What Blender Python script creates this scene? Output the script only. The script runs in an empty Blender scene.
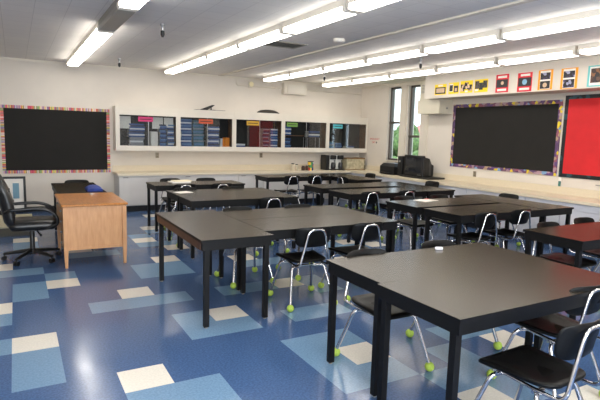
import bpy, bmesh, math, random
from mathutils import Vector, Matrix
from math import pi, sin, cos, radians

random.seed(7)
SC = bpy.context.scene
COL = SC.collection

# ------------------------------------------------------------------ camera
cam_d = bpy.data.cameras.new('camera')
cam = bpy.data.objects.new('camera', cam_d)
COL.objects.link(cam)
r_ = Vector((0.8735070, -0.4860292, 0.0275886))
u_ = Vector((0.0388880, 0.1261573, 0.9912477))
f_ = Vector((0.4852558, 0.8647890, -0.1290999))
m = Matrix(((r_.x, u_.x, -f_.x), (r_.y, u_.y, -f_.y), (r_.z, u_.z, -f_.z)))
cam.matrix_world = Matrix.Translation((0.07772, -4.29108, 1.60968)) @ m.to_4x4()
cam_d.sensor_width = 36.0
cam_d.lens = 508.422 * 36.0 / 600.0
cam_d.clip_start = 0.05
SC.camera = cam

# ------------------------------------------------------------------ world, exposure
LAMP = 12.5
SC.view_settings.view_transform = 'Standard'
SC.view_settings.look = 'None'
SC.view_settings.exposure = 0.0
SC.view_settings.gamma = 1.0
SC.view_settings.use_curve_mapping = False
SC.cycles.use_denoising = True
SC.cycles.max_bounces = 10
SC.cycles.diffuse_bounces = 6
SC.cycles.glossy_bounces = 5
SC.cycles.transparent_max_bounces = 12
SC.cycles.sample_clamp_indirect = 6.0
SC.cycles.caustics_reflective = False
SC.cycles.caustics_refractive = False

world = bpy.data.worlds.new('world')
SC.world = world
world.use_nodes = True
wn = world.node_tree
wn.nodes.clear()
wo = wn.nodes.new('ShaderNodeOutputWorld')
wb = wn.nodes.new('ShaderNodeBackground')
wb.inputs['Color'].default_value = (0.80, 0.90, 1.0, 1)
wb.inputs['Strength'].default_value = 3.2
wn.links.new(wb.outputs[0], wo.inputs[0])

# added fill lamp behind the camera, aimed upward to brighten the ceiling
def area(name, loc, rot, sx, sy, power, color):
    d = bpy.data.lights.new(name, 'AREA')
    d.shape = 'RECTANGLE'; d.size = sx; d.size_y = sy
    d.energy = power; d.color = color
    o = bpy.data.objects.new(name, d)
    o.location = loc; o.rotation_euler = rot
    COL.objects.link(o)
    return o
FILL = area('window_daylight', (0.8, -6.86, 1.75), (radians(118), 0, 0), 5.0, 1.5, 430, (0.93, 0.96, 1.0))

# ------------------------------------------------------------------ materials
MATS = {}
def mat(name, color, rough=0.5, metal=0.0, noise=0.0, nscale=30.0, bump=0.0, spec=0.5, emit=0.0, coat=0.0, color2=None):
    if name in MATS: return MATS[name]
    mt = bpy.data.materials.new(name); mt.use_nodes = True
    nt = mt.node_tree; b = nt.nodes['Principled BSDF']
    b.inputs['Base Color'].default_value = (*color, 1)
    b.inputs['Roughness'].default_value = rough
    b.inputs['Metallic'].default_value = metal
    b.inputs['Specular IOR Level'].default_value = spec
    b.inputs['Coat Weight'].default_value = coat
    b.inputs['Coat Roughness'].default_value = 0.08
    if emit:
        b.inputs['Emission Color'].default_value = (*color, 1)
        b.inputs['Emission Strength'].default_value = emit
    if noise or bump or color2:
        tc = nt.nodes.new('ShaderNodeTexCoord')
        nz = nt.nodes.new('ShaderNodeTexNoise'); nz.inputs['Scale'].default_value = nscale
        nz.inputs['Detail'].default_value = 4
        nt.links.new(tc.outputs['Object'], nz.inputs['Vector'])
        if noise or color2:
            rp = nt.nodes.new('ShaderNodeValToRGB')
            rp.color_ramp.elements[0].position = 0.35; rp.color_ramp.elements[1].position = 0.65
            c1 = [max(0, c * (1 - noise)) for c in color]
            c2 = color2 or [min(1, c * (1 + noise)) for c in color]
            rp.color_ramp.elements[0].color = (*c1, 1); rp.color_ramp.elements[1].color = (*c2, 1)
            nt.links.new(nz.outputs['Fac'], rp.inputs[0])
            nt.links.new(rp.outputs[0], b.inputs['Base Color'])
        if bump:
            bp = nt.nodes.new('ShaderNodeBump'); bp.inputs['Strength'].default_value = bump
            bp.inputs['Distance'].default_value = 0.01
            nt.links.new(nz.outputs['Fac'], bp.inputs['Height'])
            nt.links.new(bp.outputs[0], b.inputs['Normal'])
    MATS[name] = mt
    return mt

def srgb(r, g, b):
    def f(c):
        c /= 255.0
        return c / 12.92 if c <= 0.04045 else ((c + 0.055) / 1.055) ** 2.4
    return (f(r), f(g), f(b))

def wood_mat(name, c1, c2, scale=6.0, rough=0.35, axis=(1, 12, 12)):
    mt = bpy.data.materials.new(name); mt.use_nodes = True
    nt = mt.node_tree; b = nt.nodes['Principled BSDF']
    tc = nt.nodes.new('ShaderNodeTexCoord'); mp = nt.nodes.new('ShaderNodeMapping')
    mp.inputs['Scale'].default_value = axis
    nz = nt.nodes.new('ShaderNodeTexNoise'); nz.inputs['Scale'].default_value = scale; nz.inputs['Detail'].default_value = 6
    rp = nt.nodes.new('ShaderNodeValToRGB')
    rp.color_ramp.elements[0].position = 0.3; rp.color_ramp.elements[1].position = 0.7
    rp.color_ramp.elements[0].color = (*c1, 1); rp.color_ramp.elements[1].color = (*c2, 1)
    nt.links.new(tc.outputs['Object'], mp.inputs[0]); nt.links.new(mp.outputs[0], nz.inputs['Vector'])
    nt.links.new(nz.outputs['Fac'], rp.inputs[0]); nt.links.new(rp.outputs[0], b.inputs['Base Color'])
    b.inputs['Roughness'].default_value = rough
    MATS[name] = mt
    return mt

def cell_mat(name, colors, scale, rough=0.6, axis='X', mode='stripe'):
    """paper border: stripes or patches, each of a random colour of the list"""
    mt = bpy.data.materials.new(name); mt.use_nodes = True
    nt = mt.node_tree; b = nt.nodes['Principled BSDF']
    tc = nt.nodes.new('ShaderNodeTexCoord')
    rp = nt.nodes.new('ShaderNodeValToRGB'); rp.color_ramp.interpolation = 'CONSTANT'
    els = rp.color_ramp.elements
    while len(els) < len(colors): els.new(0.5)
    for i, c in enumerate(colors):
        els[i].position = i / len(colors); els[i].color = (*c, 1)
    if mode == 'stripe':
        sp = nt.nodes.new('ShaderNodeSeparateXYZ'); nt.links.new(tc.outputs['Object'], sp.inputs[0])
        ml = nt.nodes.new('ShaderNodeMath'); ml.operation = 'MULTIPLY'; ml.inputs[1].default_value = scale
        nt.links.new(sp.outputs[axis], ml.inputs[0])
        fl = nt.nodes.new('ShaderNodeMath'); fl.operation = 'FLOOR'; nt.links.new(ml.outputs[0], fl.inputs[0])
        wn_ = nt.nodes.new('ShaderNodeTexWhiteNoise'); wn_.noise_dimensions = '1D'
        nt.links.new(fl.outputs[0], wn_.inputs['W']); nt.links.new(wn_.outputs['Value'], rp.inputs[0])
    else:
        vo = nt.nodes.new('ShaderNodeTexVoronoi'); vo.inputs['Scale'].default_value = scale
        nt.links.new(tc.outputs['Object'], vo.inputs['Vector'])
        sp = nt.nodes.new('ShaderNodeSeparateColor'); nt.links.new(vo.outputs['Color'], sp.inputs[0])
        nt.links.new(sp.outputs[0], rp.inputs[0])
    nt.links.new(rp.outputs[0], b.inputs['Base Color']); b.inputs['Roughness'].default_value = rough
    MATS[name] = mt
    return mt

def glass_mat(name, tint, refl=0.12):
    mt = bpy.data.materials.new(name); mt.use_nodes = True
    nt = mt.node_tree; nt.nodes.clear()
    out = nt.nodes.new('ShaderNodeOutputMaterial'); mx = nt.nodes.new('ShaderNodeMixShader')
    tr = nt.nodes.new('ShaderNodeBsdfTransparent'); tr.inputs[0].default_value = (*tint, 1)
    gl = nt.nodes.new('ShaderNodeBsdfGlossy'); gl.inputs['Roughness'].default_value = 0.01
    fr = nt.nodes.new('ShaderNodeLayerWeight'); fr.inputs['Blend'].default_value = 0.5
    pw = nt.nodes.new('ShaderNodeMath'); pw.operation = 'POWER'; pw.inputs[1].default_value = 5.0
    ad = nt.nodes.new('ShaderNodeMath'); ad.operation = 'ADD'; ad.inputs[1].default_value = refl
    nt.links.new(fr.outputs['Facing'], pw.inputs[0])
    nt.links.new(pw.outputs[0], ad.inputs[0]); nt.links.new(ad.outputs[0], mx.inputs[0])
    nt.links.new(tr.outputs[0], mx.inputs[1]); nt.links.new(gl.outputs[0], mx.inputs[2])
    nt.links.new(mx.outputs[0], out.inputs[0])
    MATS[name] = mt
    return mt

WALL = mat('wall_paint', srgb(216, 208, 197), 0.6, noise=0.02, nscale=3, bump=0.03)
TRIM = mat('trim_paint', srgb(214, 206, 192), 0.45)
CABP = mat('cabinet_paint', srgb(216, 209, 197), 0.4, noise=0.015, nscale=4)
BASEP = mat('base_cabinet_paint', srgb(206, 203, 200), 0.4, noise=0.015, nscale=4)
COUNTER = mat('counter_laminate', srgb(214, 202, 178), 0.35, noise=0.04, nscale=60)
BLACKB = mat('black_base', srgb(22, 22, 24), 0.5)
TOP = mat('table_laminate', srgb(38, 30, 17), 0.25, noise=0.06, nscale=25, spec=0.25)
TBLK = mat('table_black', srgb(12, 12, 13), 0.5, noise=0.08, nscale=20, spec=0.25)
BROWN_APRON = wood_mat('worn_wood_edge', srgb(58, 34, 20), srgb(92, 56, 32), 4.0, 0.45, (6, 1, 10))  # grained brown, used on a single side apron
PLAST = mat('chair_black_plastic', srgb(9, 9, 9), 0.42, noise=0.1, nscale=120, bump=0.03, spec=0.22)
PLYE = mat('seat_edge', srgb(120, 92, 62), 0.45)
CHROME = mat('chrome', (0.68, 0.68, 0.70), 0.16, 1.0)
BALL = mat('tennis_ball_felt', srgb(176, 204, 84), 0.9, noise=0.1, nscale=80, bump=0.15)
LEATHER = mat('black_leather', srgb(26, 26, 27), 0.32, noise=0.15, nscale=60, bump=0.08)
BPLASTIC = mat('black_plastic', srgb(20, 20, 21), 0.4, noise=0.08, nscale=60)
OAK = wood_mat('oak', srgb(190, 138, 92), srgb(206, 156, 110), 5.0, 0.38, (8, 8, 1.2))
OAKTOP = wood_mat('oak_top', srgb(170, 108, 52), srgb(196, 134, 74), 5.0, 0.28, (8, 1.2, 8))
WHITEP = mat('white_paper', srgb(236, 232, 224), 0.7, noise=0.02, nscale=10)
BLKPAPER = mat('black_paper', srgb(22, 20, 17), 0.85, noise=0.10, nscale=4, bump=0.04)
REDPAPER = mat('red_paper', srgb(206, 30, 36), 0.7, noise=0.05, nscale=4, bump=0.04)
STEEL = mat('brushed_steel', (0.55, 0.55, 0.56), 0.35, 1.0)
GREYM = mat('grey_metal', srgb(150, 148, 142), 0.45, 0.3)
LENSW = mat('fixture_white', srgb(236, 230, 218), 0.4)
HOUSING = mat('fixture_housing', srgb(150, 146, 136), 0.5)

def lens_mat(name, s):
    mt = bpy.data.materials.new(name); mt.use_nodes = True
    nt = mt.node_tree; b = nt.nodes['Principled BSDF']
    b.inputs['Base Color'].default_value = (0.9, 0.88, 0.82, 1)
    b.inputs['Roughness'].default_value = 0.3
    b.inputs['Emission Color'].default_value = (1.0, 0.945, 0.86, 1)
    b.inputs['Emission Strength'].default_value = s
    return mt
LENS = lens_mat('lit_lens', LAMP)
LENSOFF = mat('unlit_lens', srgb(150, 146, 136), 0.35)

# ------------------------------------------------------------------ mesh helpers
class MB:
    def __init__(s): s.v = []; s.f = []; s.mi = []; s.cur = 0
    def add(s, vs, fs):
        n = len(s.v); s.v += [tuple(v) for v in vs]
        s.f += [tuple(i + n for i in f) for f in fs]; s.mi += [s.cur] * len(fs)
        return s
    def box(s, x0, x1, y0, y1, z0, z1):
        vs = [(x, y, z) for z in (z0, z1) for y in (y0, y1) for x in (x0, x1)]
        return s.add(vs, [(0, 2, 3, 1), (4, 5, 7, 6), (0, 1, 5, 4), (2, 6, 7, 3), (0, 4, 6, 2), (1, 3, 7, 5)])
    def loft(s, rings, cap=True):
        n = len(rings[0]); vs = [p for r in rings for p in r]; fs = []
        for k in range(len(rings) - 1):
            for i in range(n):
                j = (i + 1) % n
                fs.append((k * n + i, k * n + j, (k + 1) * n + j, (k + 1) * n + i))
        if cap:
            fs.append(tuple(reversed(range(n)))); fs.append(tuple(range((len(rings) - 1) * n, len(rings) * n)))
        return s.add(vs, fs)
    def rbox(s, x0, x1, y0, y1, z0, z1, r=0.01, seg=3):
        """box with rounded vertical corners and softened top and bottom edges"""
        def ring(ins, z):
            pts = []
            rr = max(r - ins * 0.5, 0.0005)
            for cx, cy, a0 in ((x1 - r, y1 - r, 0), (x0 + r, y1 - r, 90), (x0 + r, y0 + r, 180), (x1 - r, y0 + r, 270)):
                for k in range(seg + 1):
                    a = radians(a0 + 90 * k / seg)
                    q = r - ins
                    pts.append((cx + q * cos(a), cy + q * sin(a), z))
            return pts
        e = min(r * 0.6, (z1 - z0) * 0.3)
        return s.loft([ring(e, z0), ring(0, z0 + e), ring(0, z1 - e), ring(e, z1)])
    def tube(s, pts, r, n=10, cap=True):
        pts = [Vector(p) for p in pts]
        t0 = (pts[1] - pts[0]).normalized()
        up = Vector((0, 0, 1)) if abs(t0.z) < 0.9 else Vector((1, 0, 0))
        a = t0.cross(up).normalized(); rings = []
        for i, p in enumerate(pts):
            if i == 0: t = t0
            elif i == len(pts) - 1: t = (pts[i] - pts[i - 1]).normalized()
            else: t = ((pts[i + 1] - p).normalized() + (p - pts[i - 1]).normalized()).normalized()
            a = (a - t * a.dot(t)).normalized(); b = t.cross(a)
            rr = r[i] if isinstance(r, (list, tuple)) else r
            rings.append([p + a * (rr * cos(2 * pi * k / n)) + b * (rr * sin(2 * pi * k / n)) for k in range(n)])
        return s.loft(rings, cap)
    def lathe(s, c, prof, n=16, axis='Z'):
        rings = []
        for rad, h in prof:
            ring = []
            for k in range(n):
                a = 2 * pi * k / n; x, y = rad * cos(a), rad * sin(a)
                if axis == 'Z': ring.append((c[0] + x, c[1] + y, c[2] + h))
                elif axis == 'X': ring.append((c[0] + h, c[1] + x, c[2] + y))
                else: ring.append((c[0] + y, c[1] + h, c[2] + x))
            rings.append(ring)
        return s.loft(rings)
    def ball(s, c, r, n=14, m_=8, sz=1.0):
        prof = [(r * max(sin(pi * k / m_), 0.02), -r * sz * cos(pi * k / m_)) for k in range(m_ + 1)]
        return s.lathe(c, prof, n)
    def build(s, name, mats, parent=None, smooth=True, ang=40):
        me = bpy.data.meshes.new(name); me.from_pydata(s.v, [], s.f)
        if not isinstance(mats, (list, tuple)): mats = [mats]
        for mm in mats: me.materials.append(mm)
        for p, i in zip(me.polygons, s.mi): p.material_index = i
        bm = bmesh.new(); bm.from_mesh(me); bmesh.ops.recalc_face_normals(bm, faces=bm.faces)
        for f in bm.faces: f.smooth = smooth
        for e in bm.edges:
            if len(e.link_faces) == 2 and e.calc_face_angle(0) > radians(ang): e.smooth = False
        bm.to_mesh(me); bm.free()
        o = bpy.data.objects.new(name, me); COL.objects.link(o)
        if parent: o.parent = parent
        return o

def fillet(pts, r, seg=5):
    pts = [Vector(p) for p in pts]; out = [pts[0]]
    for i in range(1, len(pts) - 1):
        p, a, b = pts[i], pts[i - 1], pts[i + 1]
        da, db = (a - p), (b - p)
        d = min(r, da.length * 0.49, db.length * 0.49)
        p0, p1 = p + da.normalized() * d, p + db.normalized() * d
        for k in range(seg + 1):
            t = k / seg
            out.append(p0 * (1 - t) ** 2 + p * 2 * t * (1 - t) + p1 * t * t)
    out.append(pts[-1]); return out

def thing(name, label, cat, loc=(0, 0, 0), rz=0, group=None):
    o = bpy.data.objects.new(name, None); COL.objects.link(o)
    o.empty_display_size = 0.1
    o.location = loc; o.rotation_euler = (0, 0, rz)
    o['label'] = label; o['category'] = cat
    if group: o['group'] = group
    return o
def tag(o, label, cat, group=None):
    o['label'] = label; o['category'] = cat
    if group: o['group'] = group
    return o
def struct(o):
    o['kind'] = 'structure'; return o
def dup(root, loc, rz, label, group=None):
    r = root.copy(); COL.objects.link(r); r.location = loc; r.rotation_euler = (0, 0, rz); r['label'] = label
    if group: r['group'] = group
    for ch in root.children:
        c = ch.copy(); COL.objects.link(c); c.parent = r
        for g in ch.children:
            d = g.copy(); COL.objects.link(d); d.parent = c
    return r

# ------------------------------------------------------------------ room shell
T = 0.3048
XL, XR, YB, YF, ZC = -2.1, 7.85, 6.5, -7.0, 2.826

def floor_mat(name, c, fleck, rough=0.16):
    mt = bpy.data.materials.new(name); mt.use_nodes = True
    nt = mt.node_tree; b = nt.nodes['Principled BSDF']
    tc = nt.nodes.new('ShaderNodeTexCoord')
    vo = nt.nodes.new('ShaderNodeTexNoise'); vo.inputs['Scale'].default_value = 70; vo.inputs['Detail'].default_value = 3
    nt.links.new(tc.outputs['Object'], vo.inputs['Vector'])
    rp = nt.nodes.new('ShaderNodeValToRGB')
    rp.color_ramp.elements[0].position = 0.38; rp.color_ramp.elements[1].position = 0.62
    rp.color_ramp.elements[0].color = (*[x * (1 - fleck) for x in c], 1)
    rp.color_ramp.elements[1].color = (*[min(1, x * (1 + fleck)) for x in c], 1)
    nt.links.new(vo.outputs['Fac'], rp.inputs[0]); nt.links.new(rp.outputs[0], b.inputs['Base Color'])
    n2 = nt.nodes.new('ShaderNodeTexNoise'); n2.inputs['Scale'].default_value = 2.2; n2.inputs['Detail'].default_value = 3
    nt.links.new(tc.outputs['Object'], n2.inputs['Vector'])
    mr = nt.nodes.new('ShaderNodeMapRange')
    mr.inputs['From Min'].default_value = 0.3; mr.inputs['From Max'].default_value = 0.7
    mr.inputs['To Min'].default_value = rough * 0.7; mr.inputs['To Max'].default_value = rough * 1.4
    nt.links.new(n2.outputs['Fac'], mr.inputs['Value']); nt.links.new(mr.outputs[0], b.inputs['Roughness'])
    bp = nt.nodes.new('ShaderNodeBump'); bp.inputs['Strength'].default_value = 0.08; bp.inputs['Distance'].default_value = 0.01
    n3 = nt.nodes.new('ShaderNodeTexNoise'); n3.inputs['Scale'].default_value = 5.0
    nt.links.new(tc.outputs['Object'], n3.inputs['Vector'])
    nt.links.new(n3.outputs['Fac'], bp.inputs['Height']); nt.links.new(bp.outputs[0], b.inputs['Normal'])
    return mt
F_BLUE = floor_mat('floor_tile_blue', srgb(68, 95, 136), 0.16)
F_LIGHT = floor_mat('floor_tile_light_blue', srgb(114, 146, 176), 0.10)
F_WHITE = floor_mat('floor_tile_white', srgb(226, 220, 208), 0.05)
whites = {(1, -5), (-1, -3), (0, 0), (3, -3), (2, 3), (5, 0), (7, 4), (8, -2), (8, -6), (5, -7), (6, -9), (5, -11),
          (6, -14), (7, -18), (0, -13), (-1, -8), (8, 7), (11, 1), (12, -4), (13, -8), (10, -11), (14, 0), (11, 5),
          (2, -10), (3, -15), (15, -6), (17, -3), (14, -7), (15, -2), (10, 8), (18, -10), (9, -15)}
lights = {(0, -5), (0, -4), (1, -6), (0, 1), (0, 2), (-1, 0), (-1, -2), (2, -2), (3, -2), (4, -2), (2, 4), (3, 4),
          (2, 5), (3, 5), (4, 0), (4, 1), (5, 1), (6, 3), (7, 3), (6, 4), (6, 5), (7, 5), (7, 1), (8, 1), (6, -2),
          (7, -2), (4, -6), (4, -5), (5, -6), (5, -5), (8, 6), (9, 6), (9, 5), (9, 7), (5, -10), (6, -10), (5, -12),
          (6, -13), (7, -17), (8, -5), (9, -5), (9, -2), (9, -1), (11, 2), (12, 2), (10, 4), (11, 4), (12, -3),
          (13, -3), (0, -12), (0, -11), (-1, -7), (0, -7), (13, -7), (13, -6), (14, -6), (14, -2), (15, -1), (11, 8), (14, 1), (15, 1), (2, -9), (3, -9)}
fb = MB()
i0, i1 = math.floor(XL / T), math.ceil(XR / T); j0, j1 = math.floor(-YB / T), math.ceil(-YF / T)
nx, ny = i1 - i0, j1 - j0
vs = [(min(max(i * T, XL - .1), XR + .1), -min(max(j * T, -YB - .1), -YF + .1), 0) for j in range(j0, j1 + 1) for i in range(i0, i1 + 1)]
fs = []
for j in range(ny):
    for i in range(nx):
        a = j * (nx + 1) + i
        fs.append((a, a + nx + 1, a + nx + 2, a + 1))
fb.add(vs, fs)
for j in range(ny):
    for i in range(nx):
        k = (i + i0, j + j0)
        fb.mi[j * nx + i] = 2 if k in whites else 1 if k in lights else 0
fl = struct(fb.build('floor', [F_BLUE, F_LIGHT, F_WHITE], smooth=False))

# ceiling: rows of acoustic tile
def ceiling_mat():
    mt = bpy.data.materials.new('acoustic_ceiling'); mt.use_nodes = True
    nt = mt.node_tree; b = nt.nodes['Principled BSDF']
    tc = nt.nodes.new('ShaderNodeTexCoord')
    br = nt.nodes.new('ShaderNodeTexBrick')
    br.offset = 0.0; br.inputs['Scale'].default_value = 1.0
    br.inputs['Brick Width'].default_value = 0.3048; br.inputs['Row Height'].default_value = 0.3048
    br.inputs['Mortar Size'].default_value = 0.004; br.inputs['Mortar Smooth'].default_value = 0.3
    br.inputs['Color1'].default_value = (*srgb(236, 232, 227), 1)
    br.inputs['Color2'].default_value = (*srgb(240, 236, 230), 1)
    br.inputs['Mortar'].default_value = (*srgb(218, 214, 209), 1)
    nt.links.new(tc.outputs['Object'], br.inputs['Vector'])
    nt.links.new(br.outputs['Color'], b.inputs['Base Color']); b.inputs['Roughness'].default_value = 0.85
    return mt
CEIL = ceiling_mat()
struct(MB().box(XL - .1, XR + .25, YF - .1, YB + .1, ZC, ZC + 0.08).build('ceiling', CEIL, smooth=False))
struct(MB().box(XL - .1, XR + .25, YB, YB + 0.12, 0, ZC).build('wall_back', WALL, smooth=False))
struct(MB().box(XL - 0.12, XL, YF, YB, 0, ZC).build('wall_left', WALL, smooth=False))
# right wall with two tall windows
W1 = (4.97, 5.40, 1.05, 2.75); W2 = (4.28, 4.70, 1.05, 2.75)
wr = MB()
wr.box(XR, XR + .2, YF, W2[0], 0, ZC); wr.box(XR, XR + .2, W2[1], W1[0], 0, ZC); wr.box(XR, XR + .2, W1[1], YB, 0, ZC)
for w in (W1, W2):
    wr.box(XR, XR + .2, w[0], w[1], 0, w[2]); wr.box(XR, XR + .2, w[0], w[1], w[3], ZC)
struct(wr.build('wall_right', WALL, smooth=False))
# unseen front wall behind the photographer, its band of windows added for daylight
wf = MB()
wf.box(XL, XR, YF - .12, YF, 0, 0.95); wf.box(XL, XR, YF - .12, YF, 2.55, ZC)
for a, b_ in ((XL, -1.8), (3.4, XR)): wf.box(a, b_, YF - .12, YF, 0.95, 2.55)
struct(wf.build('wall_front', WALL, smooth=False))
WPANE = glass_mat('window_glass', (0.93, 0.96, 0.97), 0.02)
WFR = mat('window_frame_bronze', srgb(92, 84, 78), 0.45, 0.2)
fw = struct(MB().box(-1.8, 3.4, YF - .07, YF - .06, 0.95, 2.55).build('window_3', WPANE, smooth=False))
ff = MB()
for k in range(5):
    x = -1.8 + 5.2 * k / 4; ff.box(x - .03, x + .03, YF - .1, YF - .03, 0.95, 2.55)
ff.box(-1.8, 3.4, YF - .1, YF - .03, 0.95, 1.0); ff.box(-1.8, 3.4, YF - .1, YF - .03, 2.5, 2.55)
ff.build('window_frame', WFR, fw, smooth=False)

def wall_window(n, w, bar):
    y0, y1, z0, z1 = w
    p = struct(MB().box(XR + .10, XR + .106, y0 + .03, y1 - .03, z0 + .03, z1 - .03).build('window_%d' % n, WPANE, smooth=False))
    f = MB()
    X0, X1 = XR + .06, XR + .13
    f.box(X0, X1, y0, y0 + .04, z0, z1); f.box(X0, X1, y1 - .05, y1, z0, z1)
    f.box(X0, X1, y0, y1, z0, z0 + .04); f.box(X0, X1, y0, y1, z1 - .04, z1)
    f.box(X0 - .01, X1, y0, y1, bar - .025, bar + .025)
    f.build('window_frame', WFR, p, smooth=False)
    s = MB().box(XR - .03, XR + .1, y0 - .03, y1 + .03, z0 - .03, z0)
    s.build('window_sill', TRIM, p, smooth=False)
    return p
wall_window(1, W1, 1.93)
wall_window(2, W2, 1.62)
struct(MB().box(XR - .02, XR, YF, YB, ZC - .06, ZC).build('trim_1', TRIM, smooth=False))
struct(MB().box(XL, XR - .02, YB - .02, YB, ZC - .045, ZC).build('trim_2', TRIM, smooth=False))
struct(MB().box(4.0, 4.07, YF, YB - .02, ZC - .018, ZC).build('trim_3', TRIM, smooth=False))
struct(MB().box(XR - .03, XR, 4.02, 4.12, .9, ZC - .06).build('trim_4', TRIM, smooth=False))
struct(MB().box(XR - .025, XR, 4.74, 4.93, .95, ZC - .06).build('trim_5', TRIM, smooth=False))
struct(MB().box(XL, 1.78, YB - .015, YB, 0, 0.1).build('baseboard_back', BLACKB, smooth=False))
struct(MB().box(XL, XL + .015, YF, YB - .015, 0, 0.1).build('baseboard_left', BLACKB, smooth=False))
# soffit above the boards
SX, SY, SZ = 7.332, 3.63, 2.377
struct(MB().box(SX, XR, YF, SY, SZ, ZC).build('trim_6', WALL, smooth=False))

# outside the windows
GRASS = mat('lawn', srgb(120, 140, 90), 0.9, noise=0.2, nscale=3)
struct(MB().box(8.3, 60, -30, 60, -0.4, -0.3).build('trim_7', GRASS, smooth=False)).name = 'lawn'
LEAF = mat('hedge_leaves', srgb(96, 120, 66), 0.8, noise=0.5, nscale=9)
def hedge(x, y, s, label):
    b = MB(); rnd = random.Random(int(x * 10 + y))
    for k in range(26):
        c = (x + rnd.uniform(-s, s) * .7, y + rnd.uniform(-s, s), rnd.uniform(0.2, 1.25) * s)
        b.ball(c, rnd.uniform(.25, .42) * s, 9, 6)
    o = b.build('shrub', LEAF); tag(o, label, 'shrub')
hedge(13.2, 11.9, 1.4, 'green leafy shrub seen low through the left window')
hedge(12.2, 9.2, .8, 'green leafy shrub seen low through the right window')
hs = thing('house', 'pale building with a red roof seen outside through the tall windows', 'building', (34, 22, -0.3))
MB().box(-3, 3, -9, 9, 0, 2.4).build('wall', mat('pale_render', srgb(226, 226, 230), 0.8), hs, smooth=False)
rb_ = MB(); rb_.add([(-3.4, -9.4, 2.3), (3.4, -9.4, 2.3), (3.4, 9.4, 2.3), (-3.4, 9.4, 2.3), (0, -9.4, 3.6), (0, 9.4, 3.6)],
                    [(0, 1, 4), (1, 2, 5, 4), (2, 3, 5), (3, 0, 4, 5), (0, 3, 2, 1)])
rb_.build('roof', mat('red_roof', srgb(214, 120, 116), 0.8, noise=0.1, nscale=3), hs, smooth=False)

# ------------------------------------------------------------------ ceiling light fixtures
def fixture(x0, x1, y0, y1, lit, label, first=[0]):
    t = thing('ceiling_light', label, 'ceiling light', ((x0 + x1) / 2, (y0 + y1) / 2, ZC), 0)
    w = (x1 - x0) / 2; h = (y1 - y0) / 2
    zt, zb = 0.0, -0.109
    b = MB()
    ring = lambda y: [(-w, y, -0.065), (-w * 1.0, y, -0.09), (-w * .92, y, zb), (w * .92, y, zb), (w, y, -0.09), (w, y, -0.065)]
    b.loft([ring(-h + .04), ring(h - .04)])
    b.build('diffuser', LENS if lit else LENSOFF, t, smooth=False)
    MB().box(-w * .97, w * .97, -h + .005, h - .005, -0.065, -0.0005).build('housing', HOUSING if not lit else LENSW, t, smooth=False)
    for s in (-1, 1):
        c = MB(); r2 = lambda y: [(-w - .003, y, -0.0505), (-w - .003, y, -0.087), (-w * .92, y, zb - .003), (w * .92, y, zb - .003), (w + .003, y, -0.087), (w + .003, y, -0.0505)]
        ya, yb = sorted((s * (h - .04) + s * .0005, s * (h - .002)))
        c.loft([r2(ya), r2(yb)]); c.build('end_cap', LENSW, t, smooth=False)
    return t
PITCH = 1.255
ordn = ['nearest the back wall'] + [w + ' from the back wall' for w in ('second', 'third', 'fourth', 'fifth', 'sixth', 'seventh', 'eighth', 'ninth')]
rows = [('leftmost row', 0.96, 1.14, 6.05, 1.31, 9), ('second row', 2.71, 2.885, 6.0, 1.27, 9),
        ('third row', 4.82, 5.005, 5.95, 1.245, 9), ('row beside the soffit', 6.38, 6.565, 6.06, 1.245, 9)]
for ri, (rn, x0, x1, ys, pit, n) in enumerate(rows):
    for k in range(n):
        y1 = ys - k * pit; y0 = y1 - pit + .03
        lit = not (ri == 0 and k == 3)
        lb = ('lit' if lit else 'dark unlit') + ' fluorescent ceiling fixture, ' + ordn[k] + ', ' + rn
        fixture(x0, x1, y0, y1, lit, lb)

def vent(x, y):
    t = thing('ceiling_vent', 'dark louvred air vent in the ceiling beside the middle light row', 'vent', (x, y, ZC))
    f = MB(); 
    f.box(-.27, .27, -.2, -.17, -.012, -.0005); f.box(-.27, .27, .17, .2, -.012, -.0005); f.box(-.27, -.24, -.17, .17, -.012, -.0005); f.box(.24, .27, -.17, .17, -.012, -.0005)
    f.build('frame', HOUSING, t, smooth=False)
    MB().box(-.24, .24, -.17, .17, -.004, -.0005).build('backing', mat('vent_dark', srgb(70, 68, 66), .6), t, smooth=False)
    for k in range(6):
        yy = -.14 + k * .056
        MB().add([(-.24, yy, -.011), (.24, yy, -.011), (.24, yy + .022, -.004), (-.24, yy + .022, -.004), (-.24, yy, -.009), (.24, yy, -.009), (.24, yy + .022, -.0045), (-.24, yy + .022, -.0045)],
                 [(0, 1, 2, 3), (4, 7, 6, 5), (0, 4, 5, 1), (2, 6, 7, 3), (0, 3, 7, 4), (1, 5, 6, 2)]).build('slat', GREYM, t, smooth=False)
vent(3.36, 2.15)
def sprinkler(x, y, label):
    t = thing('ceiling_sensor', label, 'sensor', (x, y, ZC))
    MB().lathe((0, 0, 0), [(.028, -.0005), (.028, -.02), (.018, -.03), (.012, -.07), (.012, -.075)], 12).build('base', STEEL, t)
    MB().lathe((0, 0, 0), [(.01, -.075), (.022, -.08), (.024, -.12), (.012, -.15)], 12).build('head', BLACKB, t)
sprinkler(1.62, 1.82, 'black and steel ceiling sensor hanging between the left and middle light rows')
sprinkler(1.72, 5.2, 'small black ceiling sensor hanging near the back wall by the left light row')
sprinkler(5.52, 4.55, 'small black ceiling sensor hanging at the far end of the light row beside the soffit')
sprinkler(5.68, 1.95, 'small black ceiling sensor hanging between the two right light rows')
sd = MB().lathe((3.75, 1.35, ZC), [(.075, -.0005), (.075, -.03), (.06, -.045), (.03, -.05)], 18).build('smoke_detector', LENSW)
tag(sd, 'round white smoke detector on the ceiling beside the long strip', 'smoke detector')
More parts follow.
